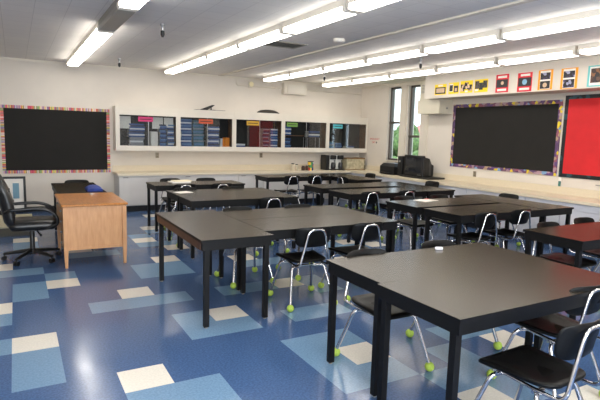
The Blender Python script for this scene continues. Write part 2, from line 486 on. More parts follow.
# conduit, bell and box high on the back wall
cd = thing('conduit', 'cream painted conduit running high along the back wall', 'conduit', (0, 0, 0))
MB().tube([(4.42, 6.48, ZC - .05), (4.42, 6.48, 2.68), (4.46, 6.48, 2.645), (7.83, 6.48, 2.645)], .016, 8).build('pipe', TRIM, cd)
t = thing('alarm_bell', 'small cream fire alarm horn under the conduit on the back wall', 'alarm', (4.75, 6.45, 2.68))
MB().rbox(-.05, .05, -.02, .045, -.07, .07, .01).build('backbox', TRIM, t)
MB().lathe((0, -.02, 0), [(.03, 0), (.055, -.03), (.05, -.045)], 14, 'Y').build('horn', mat('cream_plastic', srgb(244, 232, 190), .4), t)
t = thing('electrical_box', 'cream electrical box with cover high on the back wall above the arched hump', 'electrical box', (5.85, 6.4, 2.62))
MB().box(-.3, .3, -.06, .09, -.1, .14).build('body', TRIM, t, smooth=False)
MB().box(-.22, .22, -.075, -.0605, -.07, .11).build('cover', CABP, t, smooth=False)

# ------------------------------------------------------------------ upper wall cabinets on the back wall
CY0, CY1, CZ0, CZ1 = 6.17, 6.495, 1.185, 2.05
BROWN = wood_mat('cabinet_inside', srgb(110, 76, 50), srgb(140, 98, 64), 3, .5, (2, 2, 10))
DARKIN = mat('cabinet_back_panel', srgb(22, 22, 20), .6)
CGLASS = glass_mat('cabinet_glass', (0.86, 0.88, 0.89), 0.055)
xs = [1.795, 3.03, 4.26, 5.46, 6.665, 7.845]
cabn = ['leftmost bay, pink label on its glass', 'second bay with tall blue stacks and an orange label', 'third bay, yellow label on its glass',
        'fourth bay, green label on its glass', 'rightmost bay, light blue label on its glass']
labc = [srgb(200, 50, 110), srgb(190, 84, 50), srgb(190, 150, 40), srgb(104, 146, 66), srgb(80, 178, 190)]
labx = [(2.23, 2.52), (3.47, 3.78), (4.56, 4.86), (5.56, 5.84), (6.83, 7.10)]
for i in range(5):
    a, b_ = xs[i] + .0008, xs[i + 1] - .0008
    t = thing('wall_cabinet', 'cream glass-front wall cabinet, ' + cabn[i], 'cabinet', (a, CY0, CZ0), 0, 'wall cabinets along the back wall')
    W_ = b_ - a; H = CZ1 - CZ0; D = CY1 - CY0; rt, rbm, st = .165, .10, .045
    stl = .078 if i == 0 else st
    f = MB()
    f.box(0, W_, 0, .02, 0, rbm); f.box(0, W_, 0, .02, H - rt, H)
    f.box(0, stl, 0, .02, rbm, H - rt); f.box(W_ - st, W_, 0, .02, rbm, H - rt)
    f.build('face_frame', CABP, t, smooth=False)
    c = MB(); c.box(0, W_, .0205, D, 0, .02); c.box(0, W_, .0205, D, H - .02, H); c.box(0, .02, .0205, D, .02, H - .02)
    c.build('body', CABP, t, smooth=False)
    MB().box(W_ - .02, W_, .0205, D, .0205, H - .0205).build('side_panel', BROWN, t, smooth=False)
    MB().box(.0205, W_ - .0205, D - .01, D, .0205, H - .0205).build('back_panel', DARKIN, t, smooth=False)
    MB().box(.0205, W_ - .0205, .05, D - .0105, rbm - .022, rbm - .004).build('shelf', BROWN, t, smooth=False)
    if i == 3: MB().box(.03, W_ * .5, .08, D - .0105, .37, .385).build('shelf', BROWN, t, smooth=False)
    # two sliding panes
    mid = W_ / 2
    g = MB().box(stl - .01, mid + .02, .026, .030, rbm - .01, H - rt + .01).build('glass_door', CGLASS, t, smooth=False)
    g2 = MB().box(mid - .02, W_ - st + .01, .036, .040, rbm - .01, H - rt + .01).build('glass_door', CGLASS, t, smooth=False)
    MB().box(mid + .014, mid + .021, .022, .0255, rbm, H - rt).build('edge_strip', STEEL, g, smooth=False)
    lm_ = mat('label_%d' % i, labc[i], .6)
    l0, l1 = labx[i][0] - a, labx[i][1] - a
    lz1 = H - rt - .025; lz0 = lz1 - .095
    lo = MB().box(l0, l1, .0215, .0245, lz0, lz1).build('label_card', lm_, g, smooth=False)
    MB().box(l0 + .03, l1 - .03, .0205, .0213, lz0 + .04, lz0 + .055).build('lettering', BLACKB, g, smooth=False)

# books and supplies inside
BC = [mat('book_blue', srgb(44, 80, 140), .4), mat('book_light_blue', srgb(92, 128, 170), .4), mat('book_teal', srgb(60, 110, 130), .4),
      mat('book_navy', srgb(34, 44, 80), .4), mat('book_white', srgb(222, 224, 228), .5), mat('book_grey', srgb(140, 142, 150), .5),
      mat('book_orange', srgb(240, 140, 30), .5), mat('book_maroon', srgb(110, 40, 44), .5)]
PAGES = mat('book_pages', srgb(226, 220, 204), .8)
BASEZ = CZ0 + .10 - .003
def book_mesh(w, d, h, mi):
    b = MB(); b.box(-w / 2, w / 2, 0, d, 0, h * .12); b.box(-w / 2, w / 2, 0, d, h * .88, h); b.box(-w / 2, w / 2, 0, .004, h * .12, h * .88)
    b.cur = 1; b.box(-w / 2 + .004, w / 2 - .004, .004, d - .004, h * .12, h * .88)
    return b
def stack(x0, x1, z0, z1, th, cols, label, cat='book', group=None, y=None, rnd=random.Random(3)):
    n = max(1, int(round((z1 - z0) / th))); th = (z1 - z0) / n
    for k in range(n):
        c = cols[k % len(cols)]
        o = book_mesh(x1 - x0, .19, th * .96, 0).build('book', [BC[c], PAGES], smooth=False)
        o.location = ((x0 + x1) / 2 + rnd.uniform(-.014, .014), (CY0 + .065 if y is None else y) + rnd.uniform(0, .02), z0 + th * k)
        o.scale.x = rnd.uniform(.88, 1.0)
        tag(o, label, cat, group or label)
stack(2.07, 2.36, BASEZ, BASEZ + .17, .034, [5, 5, 4], 'grey book at the bottom of the stack in the leftmost wall cabinet')
stack(2.06, 2.37, BASEZ + .172, BASEZ + .44, .03, [0, 4, 0, 3], 'blue and white book in the upper stack of the leftmost wall cabinet')
stack(2.66, 2.80, BASEZ, BASEZ + .44, .03, [0, 1, 3], 'slim blue book in the left pile at the right of the leftmost wall cabinet')
stack(2.82, 2.96, BASEZ, BASEZ + .44, .03, [0, 4, 1, 3], 'slim blue book in the right pile at the right of the leftmost wall cabinet')
stack(3.10, 3.34, BASEZ, BASEZ + .57, .032, [0, 1, 0, 4], 'blue textbook in the tallest left stack of the second cabinet bay')
stack(3.36, 3.60, BASEZ, BASEZ + .55, .032, [2, 1, 2, 5], 'grey blue textbook in the middle stack of the second cabinet bay')
stack(3.68, 3.95, BASEZ, BASEZ + .43, .032, [0, 3, 0, 4], 'deep blue textbook in the right stack of the second cabinet bay')
for k, (bx, cx) in enumerate(((3.99, 4), (4.04, 6), (4.10, 6), (4.15, 6))):
    o = MB().box(-.023, .023, 0, .17, 0, .18 if k < 2 else .20).build('box_file', BC[cx], smooth=False)
    o.location = (bx, CY0 + .065, BASEZ)
    tag(o, ['white box standing right of the blue stacks in the second bay', 'orange box standing next to the white box in the second bay',
            'orange box second from the brown side in the second bay', 'orange box nearest the brown side in the second bay'][k], 'box', 'orange boxes in the second bay')
stack(4.32, 4.56, BASEZ, BASEZ + .07, .035, [0, 4], 'blue book lying low at the left of the third bay')
stack(4.98, 5.14, BASEZ, BASEZ + .42, .03, [7, 5, 3], 'dull purple book in the stack left of the blue pile in the third bay')
stack(5.17, 5.36, BASEZ, BASEZ + .42, .03, [0, 4, 0, 1], 'blue and white book in the right pile of the third bay')
stack(5.53, 5.70, BASEZ, BASEZ + .22, .032, [0, 1, 3], 'blue book in the lower pile at the left of the fourth bay')
stack(5.53, 5.70, CZ0 + .387, CZ0 + .60, .03, [0, 4, 0], 'blue book in the upper pile on the short shelf of the fourth bay')
stack(6.15, 6.48, BASEZ + .26, BASEZ + .40, .035, [0, 4, 3, 0], 'blue and white book lying on the wire rack in the fourth bay')
t = thing('wire_rack', 'dark rack holding blue books at the right of the fourth bay', 'rack', (6.315, CY0 + .06, BASEZ))
MB().box(-.18, .18, 0, .22, .243, .256).build('rack_top', BPLASTIC, t, smooth=False)
for sx in (-.165, .165):
    for yy in (.01, .2): MB().box(sx - .006, sx + .006, yy, yy + .012, 0, .2425).build('leg', STEEL, t, smooth=False)
stack(6.73, 6.90, BASEZ, BASEZ + .16, .032, [1, 2, 5], 'pale blue book in the left pile of the rightmost wall cabinet')
stack(6.92, 7.12, BASEZ, BASEZ + .13, .032, [0, 1], 'mid blue book in the second pile of the rightmost wall cabinet')
stack(7.28, 7.50, BASEZ, BASEZ + .06, .03, [4, 0], 'white book lying low in the rightmost wall cabinet')
# pinned papers inside the first bay and a white tray
for k, (x0, x1, z0, z1, lb) in enumerate([(1.87, 2.10, 1.62, 1.86, 'white sheet pinned at the left end of the leftmost wall cabinet'),
        (2.52, 2.74, 1.63, 1.86, 'white sheet pinned right of the pink label in the leftmost wall cabinet'),
        (2.76, 2.95, 1.68, 1.86, 'white sheet pinned at the right end of the leftmost wall cabinet')]):
    o = MB().box(x0, x1, CY0 + .10, CY0 + .103, z0, z1).build('paper_sheet', WHITEP, smooth=False); tag(o, lb, 'paper', 'papers in the leftmost cabinet')
o = MB().rbox(2.48, 2.63, CY0 + .06, CY0 + .2, BASEZ + .05, BASEZ + .34, .02).build('storage_bin', WHITEP)
tag(o, 'white rounded bin standing in the middle of the leftmost wall cabinet', 'bin')
o.location.z = -.05
# two objects on top of the cabinets
t = thing('black_case_lid', 'flat black tent-shaped object lying on top of the wall cabinets', 'stand', (3.76, 6.33, CZ1))
b = MB(); b.add([(-.33, -.05, .0005), (.33, -.05, .0005), (.33, .1, .0005), (-.33, .1, .0005), (-.33, -.05, .012), (.33, -.05, .012), (.33, .1, .012), (-.33, .1, .012)],
              [(3, 2, 1, 0), (4, 5, 6, 7), (0, 1, 5, 4), (2, 3, 7, 6), (0, 4, 7, 3), (1, 2, 6, 5)]); b.build('base', BPLASTIC, t, smooth=False)
b = MB(); b.add([(-.22, 0, .013), (-.05, 0, .013), (.09, 0, .10), (.11, 0, .12), (.05, 0, .12), (-.22, .03, .013), (-.05, .03, .013), (.09, .03, .10), (.11, .03, .12), (.05, .03, .12)],
              [(0, 1, 2, 3, 4), (9, 8, 7, 6, 5), (0, 5, 6, 1), (1, 6, 7, 2), (2, 7, 8, 3), (3, 8, 9, 4), (4, 9, 5, 0)]); b.build('upright', BPLASTIC, t, smooth=False)
b = MB(); b.box(.02, .04, 0, .03, .013, .07); b.box(.02, .12, 0, .03, .013, .02); b.build('support', BPLASTIC, t, smooth=False)
t = thing('domed_tray', 'dark arched hump resting on top of the third wall cabinet', 'tray', (5.13, 6.32, CZ1))
b = MB(); rings = []
for k in range(9):
    a = pi * k / 8; x = -.25 * cos(a)
    hh = .004 + .078 * sin(a) ** .8
    rings.append([(x, -.08, .0005), (x, .08, .0005), (x, .08, hh * .6), (x, 0.03, hh), (x, -.03, hh), (x, -.08, hh * .6)])
b.loft(rings); b.build('shell', mat('dark_bronze', srgb(60, 56, 50), .4, .3), t)
b = MB(); b.box(-.25, .25, -.085, -.0805, .0005, .02); b.build('rim', BLACKB, t, smooth=False)

# ------------------------------------------------------------------ base cabinets and counter
CT, CYF, CXF = 0.754, 5.88, 7.18
# back run of base cabinets
bx = [1.80, 3.03, 4.26, 5.46, 6.50]
bn = ['leftmost of the back row', 'second of the back row from the left', 'third of the back row from the left', 'fourth of the back row from the left']
for i in range(4):
    a, b_ = bx[i] + .001, bx[i + 1] - .001
    t = thing('base_cabinet', 'white base cabinet under the back counter, ' + bn[i], 'cabinet', (a, CYF + .05, 0), 0, 'base cabinets under the back counter')
    W_ = b_ - a
    MB().box(0, W_, 0, .55, .115, CT - .045).build('body', BASEP, t, smooth=False)
    MB().box(0, W_, .03, .55, 0, .1145).build('toe_kick', BLACKB, t, smooth=False)
    for k in range(2):
        d = MB().box(W_ * k / 2 + .006, W_ * (k + 1) / 2 - .006, -.018, -.0005, .13, CT - .075).build('door', BASEP, t, smooth=False)
        xx = W_ / 2 + (-.06 if k == 0 else .06)
        MB().box(xx - .006, xx + .006, -.032, -.0185, CT - .19, CT - .1).build('handle', BASEP, d, smooth=False)
        xh = (.12 if k == 0 else W_ - .12)
        MB().box(xh - .05, xh + .05, -.03, -.0185, CT - .085, CT - .077).build('hinge', BLACKB, d, smooth=False) if k == 0 else None
# corner filler and right run
ry = [5.9, 4.7, 3.5, 2.25, 1.02, -0.2, -1.4, -2.6, -3.8]
rn = ['in the back corner under the printer', 'under the television', 'below the first yellow posters', 'below the black board middle', 'at the joint of the black and red boards',
      'below the red board', 'below the red board end', 'farthest along from the back corner']
RBP = mat('right_base_paint', srgb(206, 208, 216), .4, noise=0.015, nscale=4)
for i in range(8):
    y1, y0 = ry[i] - .001, ry[i + 1] + .001
    t = thing('base_cabinet', 'pale grey base cabinet, right counter, ' + rn[i], 'cabinet', (CXF + .05, y0, 0), 0, 'base cabinets under the right counter')
    L = y1 - y0
    MB().box(0, .6, 0, L, .105, CT - .045).build('body', RBP, t, smooth=False)
    MB().box(.05, .6, 0, L, 0, .1045).build('toe_kick', BLACKB, t, smooth=False)
    for k in range(2):
        d = MB().box(-.018, -.0005, L * k / 2 + .006, L * (k + 1) / 2 - .006, .12, CT - .16).build('door', RBP, t, smooth=False)
        yy = L / 2 + (-.05 if k == 0 else .05)
        MB().box(-.035, -.0185, yy - .01, yy + .01, CT - .23, CT - .18).build('latch', BLACKB, d, smooth=False)
    dr = MB().box(-.018, -.0005, .006, L - .006, CT - .15, CT - .055).build('drawer', RBP, t, smooth=False)
    MB().box(-.03, -.0185, L * .5 - .03, L * .5 + .03, CT - .115, CT - .10).build('handle', GREYM, dr, smooth=False)
MB_ = MB(); MB_.box(CXF + .05, XR - .005, 5.901, YB - .02, .001, CT - .045)
struct(MB_.build('trim_8', BASEP, smooth=False))
b = MB()
b.box(1.77, CXF, CYF, YB - .005, CT - .044, CT)
b.box(CXF, XR - .005, -4.2, YB - .005, CT - .044, CT)
b.box(1.77, XR - .03, YB - .03, YB - .005, CT, CT + .12)
b.box(XR - .03, XR - .005, -4.2, YB - .005, CT, CT + .12)
o = b.build('countertop', COUNTER, smooth=False)
tag(o, 'long cream laminate countertop with backsplash turning the back right corner', 'countertop')

# outlets
def outlet(x, y, z, face, label):
    t = thing('wall_outlet', label, 'outlet', (x, y, z), 0 if face == 'y' else -pi / 2)
    MB().box(-.035, .035, -.008, -.0005, -.055, .055).build('plate', mat('steel_plate', srgb(150, 140, 120), .4, .5), t, smooth=False)
    for s in (-1, 1): MB().rbox(-.016, .016, -.012, -.0085, s * .024 - .014, s * .024 + .014, .005).build('socket', mat('socket_grey', srgb(120, 110, 96), .4), t)
outlet(2.67, 6.5, 1.08, 'y', 'wall outlet between the leftmost wall cabinet and the counter')
outlet(5.06, 6.5, 1.09, 'y', 'wall outlet below the third wall cabinet, above the counter')
outlet(7.85, 2.66, .93, 'x', 'wall outlet under the black bulletin board on the right wall')

# ------------------------------------------------------------------ bulletin boards
STR = [srgb(220, 90, 120), srgb(226, 196, 100), srgb(140, 172, 110), srgb(214, 124, 80), srgb(226, 212, 196), srgb(140, 114, 156), srgb(214, 164, 172), srgb(164, 132, 96), srgb(196, 70, 84), srgb(200, 190, 200)]
SH = cell_mat('striped_border_h', STR, 56, .6, 'X'); SV = cell_mat('striped_border_v', STR, 56, .6, 'Z')
def board(root, u0, u1, z0, z1, bw, plane, paper, bh, bv, fieldname='paper_field'):
    def bx_(a, b_, c, d, t0, t1):
        m_ = MB()
        if plane == 'y': m_.box(a, b_, -t1, -t0, c, d)
        else: m_.box(-t1, -t0, a, b_, c, d)
        return m_
    bx_(u0 + bw, u1 - bw, z0 + bw, z1 - bw, .0005, .012).build(fieldname, paper, root, smooth=False)
    bx_(u0, u1, z1 - bw, z1, .0005, .016).build('border_strip', bh, root, smooth=False)
    bx_(u0, u1, z0, z0 + bw, .0005, .016).build('border_strip', bh, root, smooth=False)
    bx_(u0, u0 + bw, z0 + bw, z1 - bw, .0005, .0155).build('border_strip', bv, root, smooth=False)
    bx_(u1 - bw, u1, z0 + bw, z1 - bw, .0005, .0155).build('border_strip', bv, root, smooth=False)
t = thing('bulletin_board', 'black bulletin board with a rainbow striped paper border on the back wall', 'bulletin board', (0, 6.5, 0))
board(t, -.14, 1.735, .735, 1.985, .055, 'y', BLKPAPER, SH, SV)
COLL = [srgb(96, 70, 110), srgb(224, 200, 40), srgb(120, 84, 104), srgb(140, 80, 100), srgb(120, 160, 196), srgb(84, 58, 96), srgb(176, 150, 120), srgb(170, 140, 150), srgb(96, 66, 120)]
CM = cell_mat('collage_border', COLL, 15, .6, mode='cell')
t = thing('bulletin_board', 'black bulletin board with a purple, yellow and blue patterned border on the right wall', 'bulletin board', (7.85, 0, 0))
board(t, .95, 3.31, 1.035, 2.275, .062, 'x', BLKPAPER, CM, CM)
DK = [srgb(16, 22, 26), srgb(20, 40, 46), srgb(16, 16, 20), srgb(30, 70, 80), srgb(14, 20, 22), srgb(18, 24, 34)]
DM = cell_mat('dark_border', DK, 14, .5, mode='cell')
t = thing('bulletin_board', 'bright red bulletin board with a dark border at the right edge', 'bulletin board', (7.85, 0, 0))
board(t, -1.25, .905, 1.03, 2.335, .06, 'x', REDPAPER, DM, DM)
t = thing('bulletin_board', 'black bulletin board beyond the red one, seen only mirrored in the cabinet glass', 'bulletin board', (7.85, 0, 0))
board(t, -4.4, -1.4, 1.03, 2.3, .06, 'x', BLKPAPER, DM, DM)
t = thing('hanging_ornament', 'small teal and white paper tag hanging below the corner of the red board', 'decoration', (7.85, .88, 1.02))
MB().box(-.012, -.0005, -.02, .02, -.06, .0).build('upper_tag', WHITEP, t, smooth=False)
MB().box(-.014, -.0005, -.018, .018, -.15, -.0605).build('lower_tag', mat('teal_paper', srgb(50, 110, 104), .6), t, smooth=False)
MB().box(XR - .02, XR - .0005, .15, .28, .945, .96).build('chalk_holder', GREYM, None, smooth=False)
tag(bpy.data.objects['chalk_holder'], 'thin grey metal bar on the wall below the red board', 'bar')

# posters on the soffit face
YEL = mat('poster_yellow', srgb(246, 214, 20), .6); RED = mat('poster_red', srgb(216, 30, 50), .6); ORG = mat('poster_orange', srgb(240, 160, 20), .6)
TEAL = mat('poster_teal', srgb(110, 196, 196), .6); PBLK = mat('poster_black', srgb(26, 24, 28), .5)
def photo(name, cols, sc):
    return cell_mat(name, cols, sc, .5, mode='cell')
SKIN = photo('photo_warm', [srgb(30, 26, 26), srgb(190, 150, 120), srgb(40, 32, 30), srgb(220, 190, 160), srgb(20, 20, 22)], 24)
SPACE = photo('photo_space', [srgb(30, 28, 40), srgb(60, 52, 90), srgb(24, 22, 30), srgb(150, 150, 180), srgb(20, 18, 26)], 30)
DARKP = photo('photo_dark', [srgb(26, 24, 24), srgb(40, 34, 32), srgb(70, 60, 60), srgb(20, 20, 22)], 16)
SUNS = photo('photo_sunset', [srgb(60, 40, 36), srgb(130, 84, 50), srgb(50, 40, 40), srgb(90, 60, 50), srgb(40, 34, 36)], 22)
BLUEP = mat('photo_planet', srgb(120, 170, 200), .5)
TANP = mat('photo_tan', srgb(200, 170, 140), .5)
def poster(y0, y1, z0, z1, label, backing, pics):
    """pics: (u0,u1,v0,v1,material,name,level) in fractions, u from the left (far) edge"""
    t = thing('poster', label, 'poster', (SX, y1, z0), 0, 'posters along the soffit')
    W_, H = y1 - y0, z1 - z0
    MB().box(-.004, -.0005, -W_, 0, 0, H).build('backing_card', backing, t, smooth=False)
    for u0, u1, v0, v1, m_, nm, lv in pics:
        if m_ in (BLUEP, TANP) and v1 < .7 and backing is not YEL:
            rr = min((u1 - u0) * W_, (v1 - v0) * H) / 2
            MB().lathe((-.0045 - .0012 * (lv - 1), -(u0 + u1) / 2 * W_, (v0 + v1) / 2 * H), [(rr, 0), (rr, -.0007)], 20, 'X').build('planet_disc', m_, t, smooth=False)
            continue
        MB().box(-.004 - .0012 * lv, -.0045 - .0012 * (lv - 1), -u1 * W_, -u0 * W_, v0 * H, v1 * H).build(nm, m_, t, smooth=False)
P = 'picture'; C_ = 'caption'
poster(3.03, 3.34, 2.435, 2.635, 'yellow poster with one large picture, farthest left on the soffit', YEL, [(.06, .94, .08, .72, PBLK, P, 1), (.15, .85, .2, .62, TANP, P, 2), (.3, .7, .80, .93, WHITEP, C_, 1)])
poster(2.715, 2.97, 2.435, 2.645, 'yellow poster with two small upright pictures, second on the soffit', YEL, [(.08, .44, .2, .9, WHITEP, C_, 1), (.10, .42, .24, .78, PBLK, P, 2), (.52, .94, .12, .70, PBLK, P, 1), (.62, .84, .2, .5, TANP, P, 2)])
poster(2.385, 2.675, 2.435, 2.655, 'yellow poster with three portrait pictures, third on the soffit', YEL, [(.04, .34, .15, .72, SKIN, P, 1), (.345, .655, .3, .86, SKIN, P, 1), (.66, .96, .15, .66, SKIN, P, 1), (.4, .62, .05, .2, WHITEP, C_, 1)])
poster(2.045, 2.34, 2.43, 2.655, 'yellow poster with dark pictures, fourth on the soffit', YEL, [(.04, .35, .28, .88, DARKP, P, 1), (.355, .64, .18, .74, DARKP, P, 1), (.645, .96, .32, .88, DARKP, P, 1), (.05, .3, .1, .24, WHITEP, C_, 1)])
poster(1.615, 1.875, 2.40, 2.70, 'red poster with a dim picture, the left one of the two red posters', RED, [(.05, .95, .28, .72, PBLK, P, 1), (.38, .66, .42, .62, TANP, P, 2), (.15, .85, .8, .92, WHITEP, C_, 1), (.15, .85, .08, .2, WHITEP, C_, 1)])
poster(1.17, 1.44, 2.39, 2.69, 'red poster with a blue planet, the right one of the two red posters', RED, [(.05, .95, .28, .74, PBLK, P, 1), (.3, .7, .36, .66, BLUEP, P, 2), (.2, .85, .82, .93, WHITEP, C_, 1), (.15, .85, .08, .2, WHITEP, C_, 1)])
poster(.81, 1.06, 2.395, 2.70, 'orange-edged poster with a galaxy and a moon, left of the two orange ones', ORG, [(.14, .86, .04, .96, WHITEP, C_, 1), (.16, .84, .52, .86, SPACE, P, 2), (.16, .84, .06, .44, PBLK, P, 2), (.3, .7, .12, .36, TANP, P, 3)])
poster(.41, .675, 2.385, 2.69, 'orange-edged poster with two space pictures, right of the two orange ones', ORG, [(.14, .86, .04, .96, WHITEP, C_, 1), (.16, .84, .54, .86, SPACE, P, 2), (.16, .84, .06, .46, SPACE, P, 2)])
poster(-.14, .26, 2.395, 2.69, 'teal-edged poster with a dark sunset picture at the right end of the soffit', TEAL, [(.08, .92, .06, .94, WHITEP, C_, 1), (.12, .88, .18, .86, SUNS, P, 2)])

# box on the wall beside the soffit
t = thing('heater_box', 'beige metal ventilation box on the wall below the end of the soffit', 'ventilation box', (7.5, 0, 0))
BEI = mat('beige_metal', srgb(206, 200, 182), .45)
MB().box(0, .3495, 3.36, 4.0, 2.09, 2.374).build('housing', BEI, t, smooth=False)
MB().box(.05, .3495, 3.64, 4.0, 2.3745, ZC - .0605).build('duct', BEI, t, smooth=False)
for k in range(6): MB().box(.044, .0495, 3.70, 3.95, 2.52 + k * .03, 2.535 + k * .03).build('louvre', GREYM, t, smooth=False)
MB().lathe((.2, 3.3595, 2.2), [(.02, 0), (.02, -.012)], 12, 'Y').build('knob', GREYM, t)

# red wall lettering
def text(s, size, loc, rot, m_, name, parent):
    cu = bpy.data.curves.new(name, 'FONT'); cu.body = s; cu.size = size; cu.align_x = 'CENTER'; cu.extrude = .0008
    o = bpy.data.objects.new(name, cu); COL.objects.link(o)
    bpy.context.view_layer.update()
    me = bpy.data.meshes.new_from_object(o.evaluated_get(bpy.context.evaluated_depsgraph_get()))
    bpy.data.objects.remove(o); me.materials.append(m_)
    ob = bpy.data.objects.new(name, me); COL.objects.link(ob); ob.location = loc; ob.rotation_euler = rot
    if parent: ob.parent = parent
    return ob
RL = mat('red_letters', srgb(200, 70, 60), .6)
t = thing('wall_sign', 'small sign with two lines of red lettering on the wall left of the windows', 'sign', (7.849, 5.87, 1.48))
MB().box(-.0015, 0, -.22, .22, -.09, .10).build('backing', WALL, t, smooth=False)
text('EMERGENCY', .066, (-.0025, 0, .03), (pi / 2, 0, -pi / 2), RL, 'lettering', t)
text('EXIT', .066, (-.0025, .03, -.05), (pi / 2, 0, -pi / 2), RL, 'lettering', t)
MB().box(-.0035, -.0016, -.10, -.06, -.05, -.01).build('arrow_mark', mat('dark_mark', srgb(70, 50, 48), .6), t, smooth=False)

# ------------------------------------------------------------------ tables
def make_table(L=1.525, W_=.61, label='', side=None):
    t = thing('classroom_table', label, 'table', (0, 0, 0), 0)
    tb = MB(); tb.box(0, L, 0, W_, .722, .745); tb.mi = [0, 0] + [0] * 4; tb.mi = [1, 0, 1, 1, 1, 1]
    tb.build('table_top', [TOP, TBLK], t, smooth=False)
    ap = MB()
    ap.box(.012, L - .012, .012, .03, .655, .7215); ap.box(.012, L - .012, W_ - .03, W_ - .012, .655, .7215)
    ap.box(.012, .03, .03, W_ - .03, .655, .7215); ap.box(L - .03, L - .012, .03, W_ - .03, .655, .7215)
    ap.build('apron', TBLK, t, smooth=False)
    for x in (.014, L - .054):
        for y in (.030, W_ - .070):
            lg = MB().box(x, x + .040, y, y + .040, .012, .6545).build('leg', TBLK, t, smooth=False)
            MB().lathe((x + .02, y + .02, 0), [(.014, 0), (.014, .0115)], 12).build('glide', GREYM, lg)
    return t
GT = 'black science tables'
tabs = [  # x, y, rz, label
    (1.94, -1.978, 0, 'black table at the front right, the far one of the foreground pair, with white chalk'),
    (1.915, -2.625, .006, 'nearest black table in the foreground, reaching out to the right edge'),
    (1.985, -.275, 0, 'black table joined to the front left crosswise table, the near one of its pair'),
    (1.985, .345, 0, 'black table right behind the near one joined to the front left crosswise table'),
    (1.955, 1.805, 0, 'near black table of the third cluster, in the left half behind the crosswise table'),
    (1.955, 2.42, 0, 'far black table of the third cluster with a small paper on its left corner'),
    (1.95, 3.68, 0, 'black table at the back left, in front of the white base cabinets'),
    (4.36, 4.67, 0, 'long black table at the back centre below the black and white machines'),
    (4.37, 1.84, 0, 'near black table of the middle right cluster with a gap behind it'),
    (4.38, 2.67, 0, 'far black table of the middle right cluster behind the gap'),
    (4.43, -.25, 0, 'near black table of the right cluster beneath the big black board'),
    (4.40, .45, 0, 'far black table of the right cluster with a white booklet on it'),
    (4.38, -1.70, 0, 'black table at the right edge tinted red by the red board'),
    (5.93, -1.70, 0, 'black table continuing the red-tinted one, beyond the right edge'),
]
proto = make_table()
for i, (x, y, rz, lb) in enumerate(tabs):
    if i == 0:
        proto.location = (x, y, 0); proto.rotation_euler.z = rz; proto['label'] = lb; proto['group'] = GT
    else:
        dd = dup(proto, (x, y, 0), rz, lb, GT)
        if i == 1: dd.scale = (1, 1.055, 1)
        if i == len(tabs) - 1: dd.scale = (.78, 1, 1)
cross = [(1.98, -.455, 'black table set crosswise at the front left with a worn brown side apron'),
         (6.50, -.25, 'black crosswise table at the right end of the cluster below the black board'),
         (6.51, 1.85, 'black table set crosswise at the right end of the middle right cluster'),
         (6.49, 3.79, 'black table set crosswise at the right end of the back centre table')]
for i, (x, y, lb) in enumerate(cross):
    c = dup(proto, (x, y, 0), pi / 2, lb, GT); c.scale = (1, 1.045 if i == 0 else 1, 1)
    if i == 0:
        o = MB().box(.055, 1.47, .598 + .0005, .606, .657, .7210).build('side_panel', BROWN_APRON, c, smooth=False)
dk = dup(proto, (1.15, 3.05, 0), pi / 2, 'black table standing directly behind the wooden teacher desk', GT); dk.scale = (.9, 1, 1)

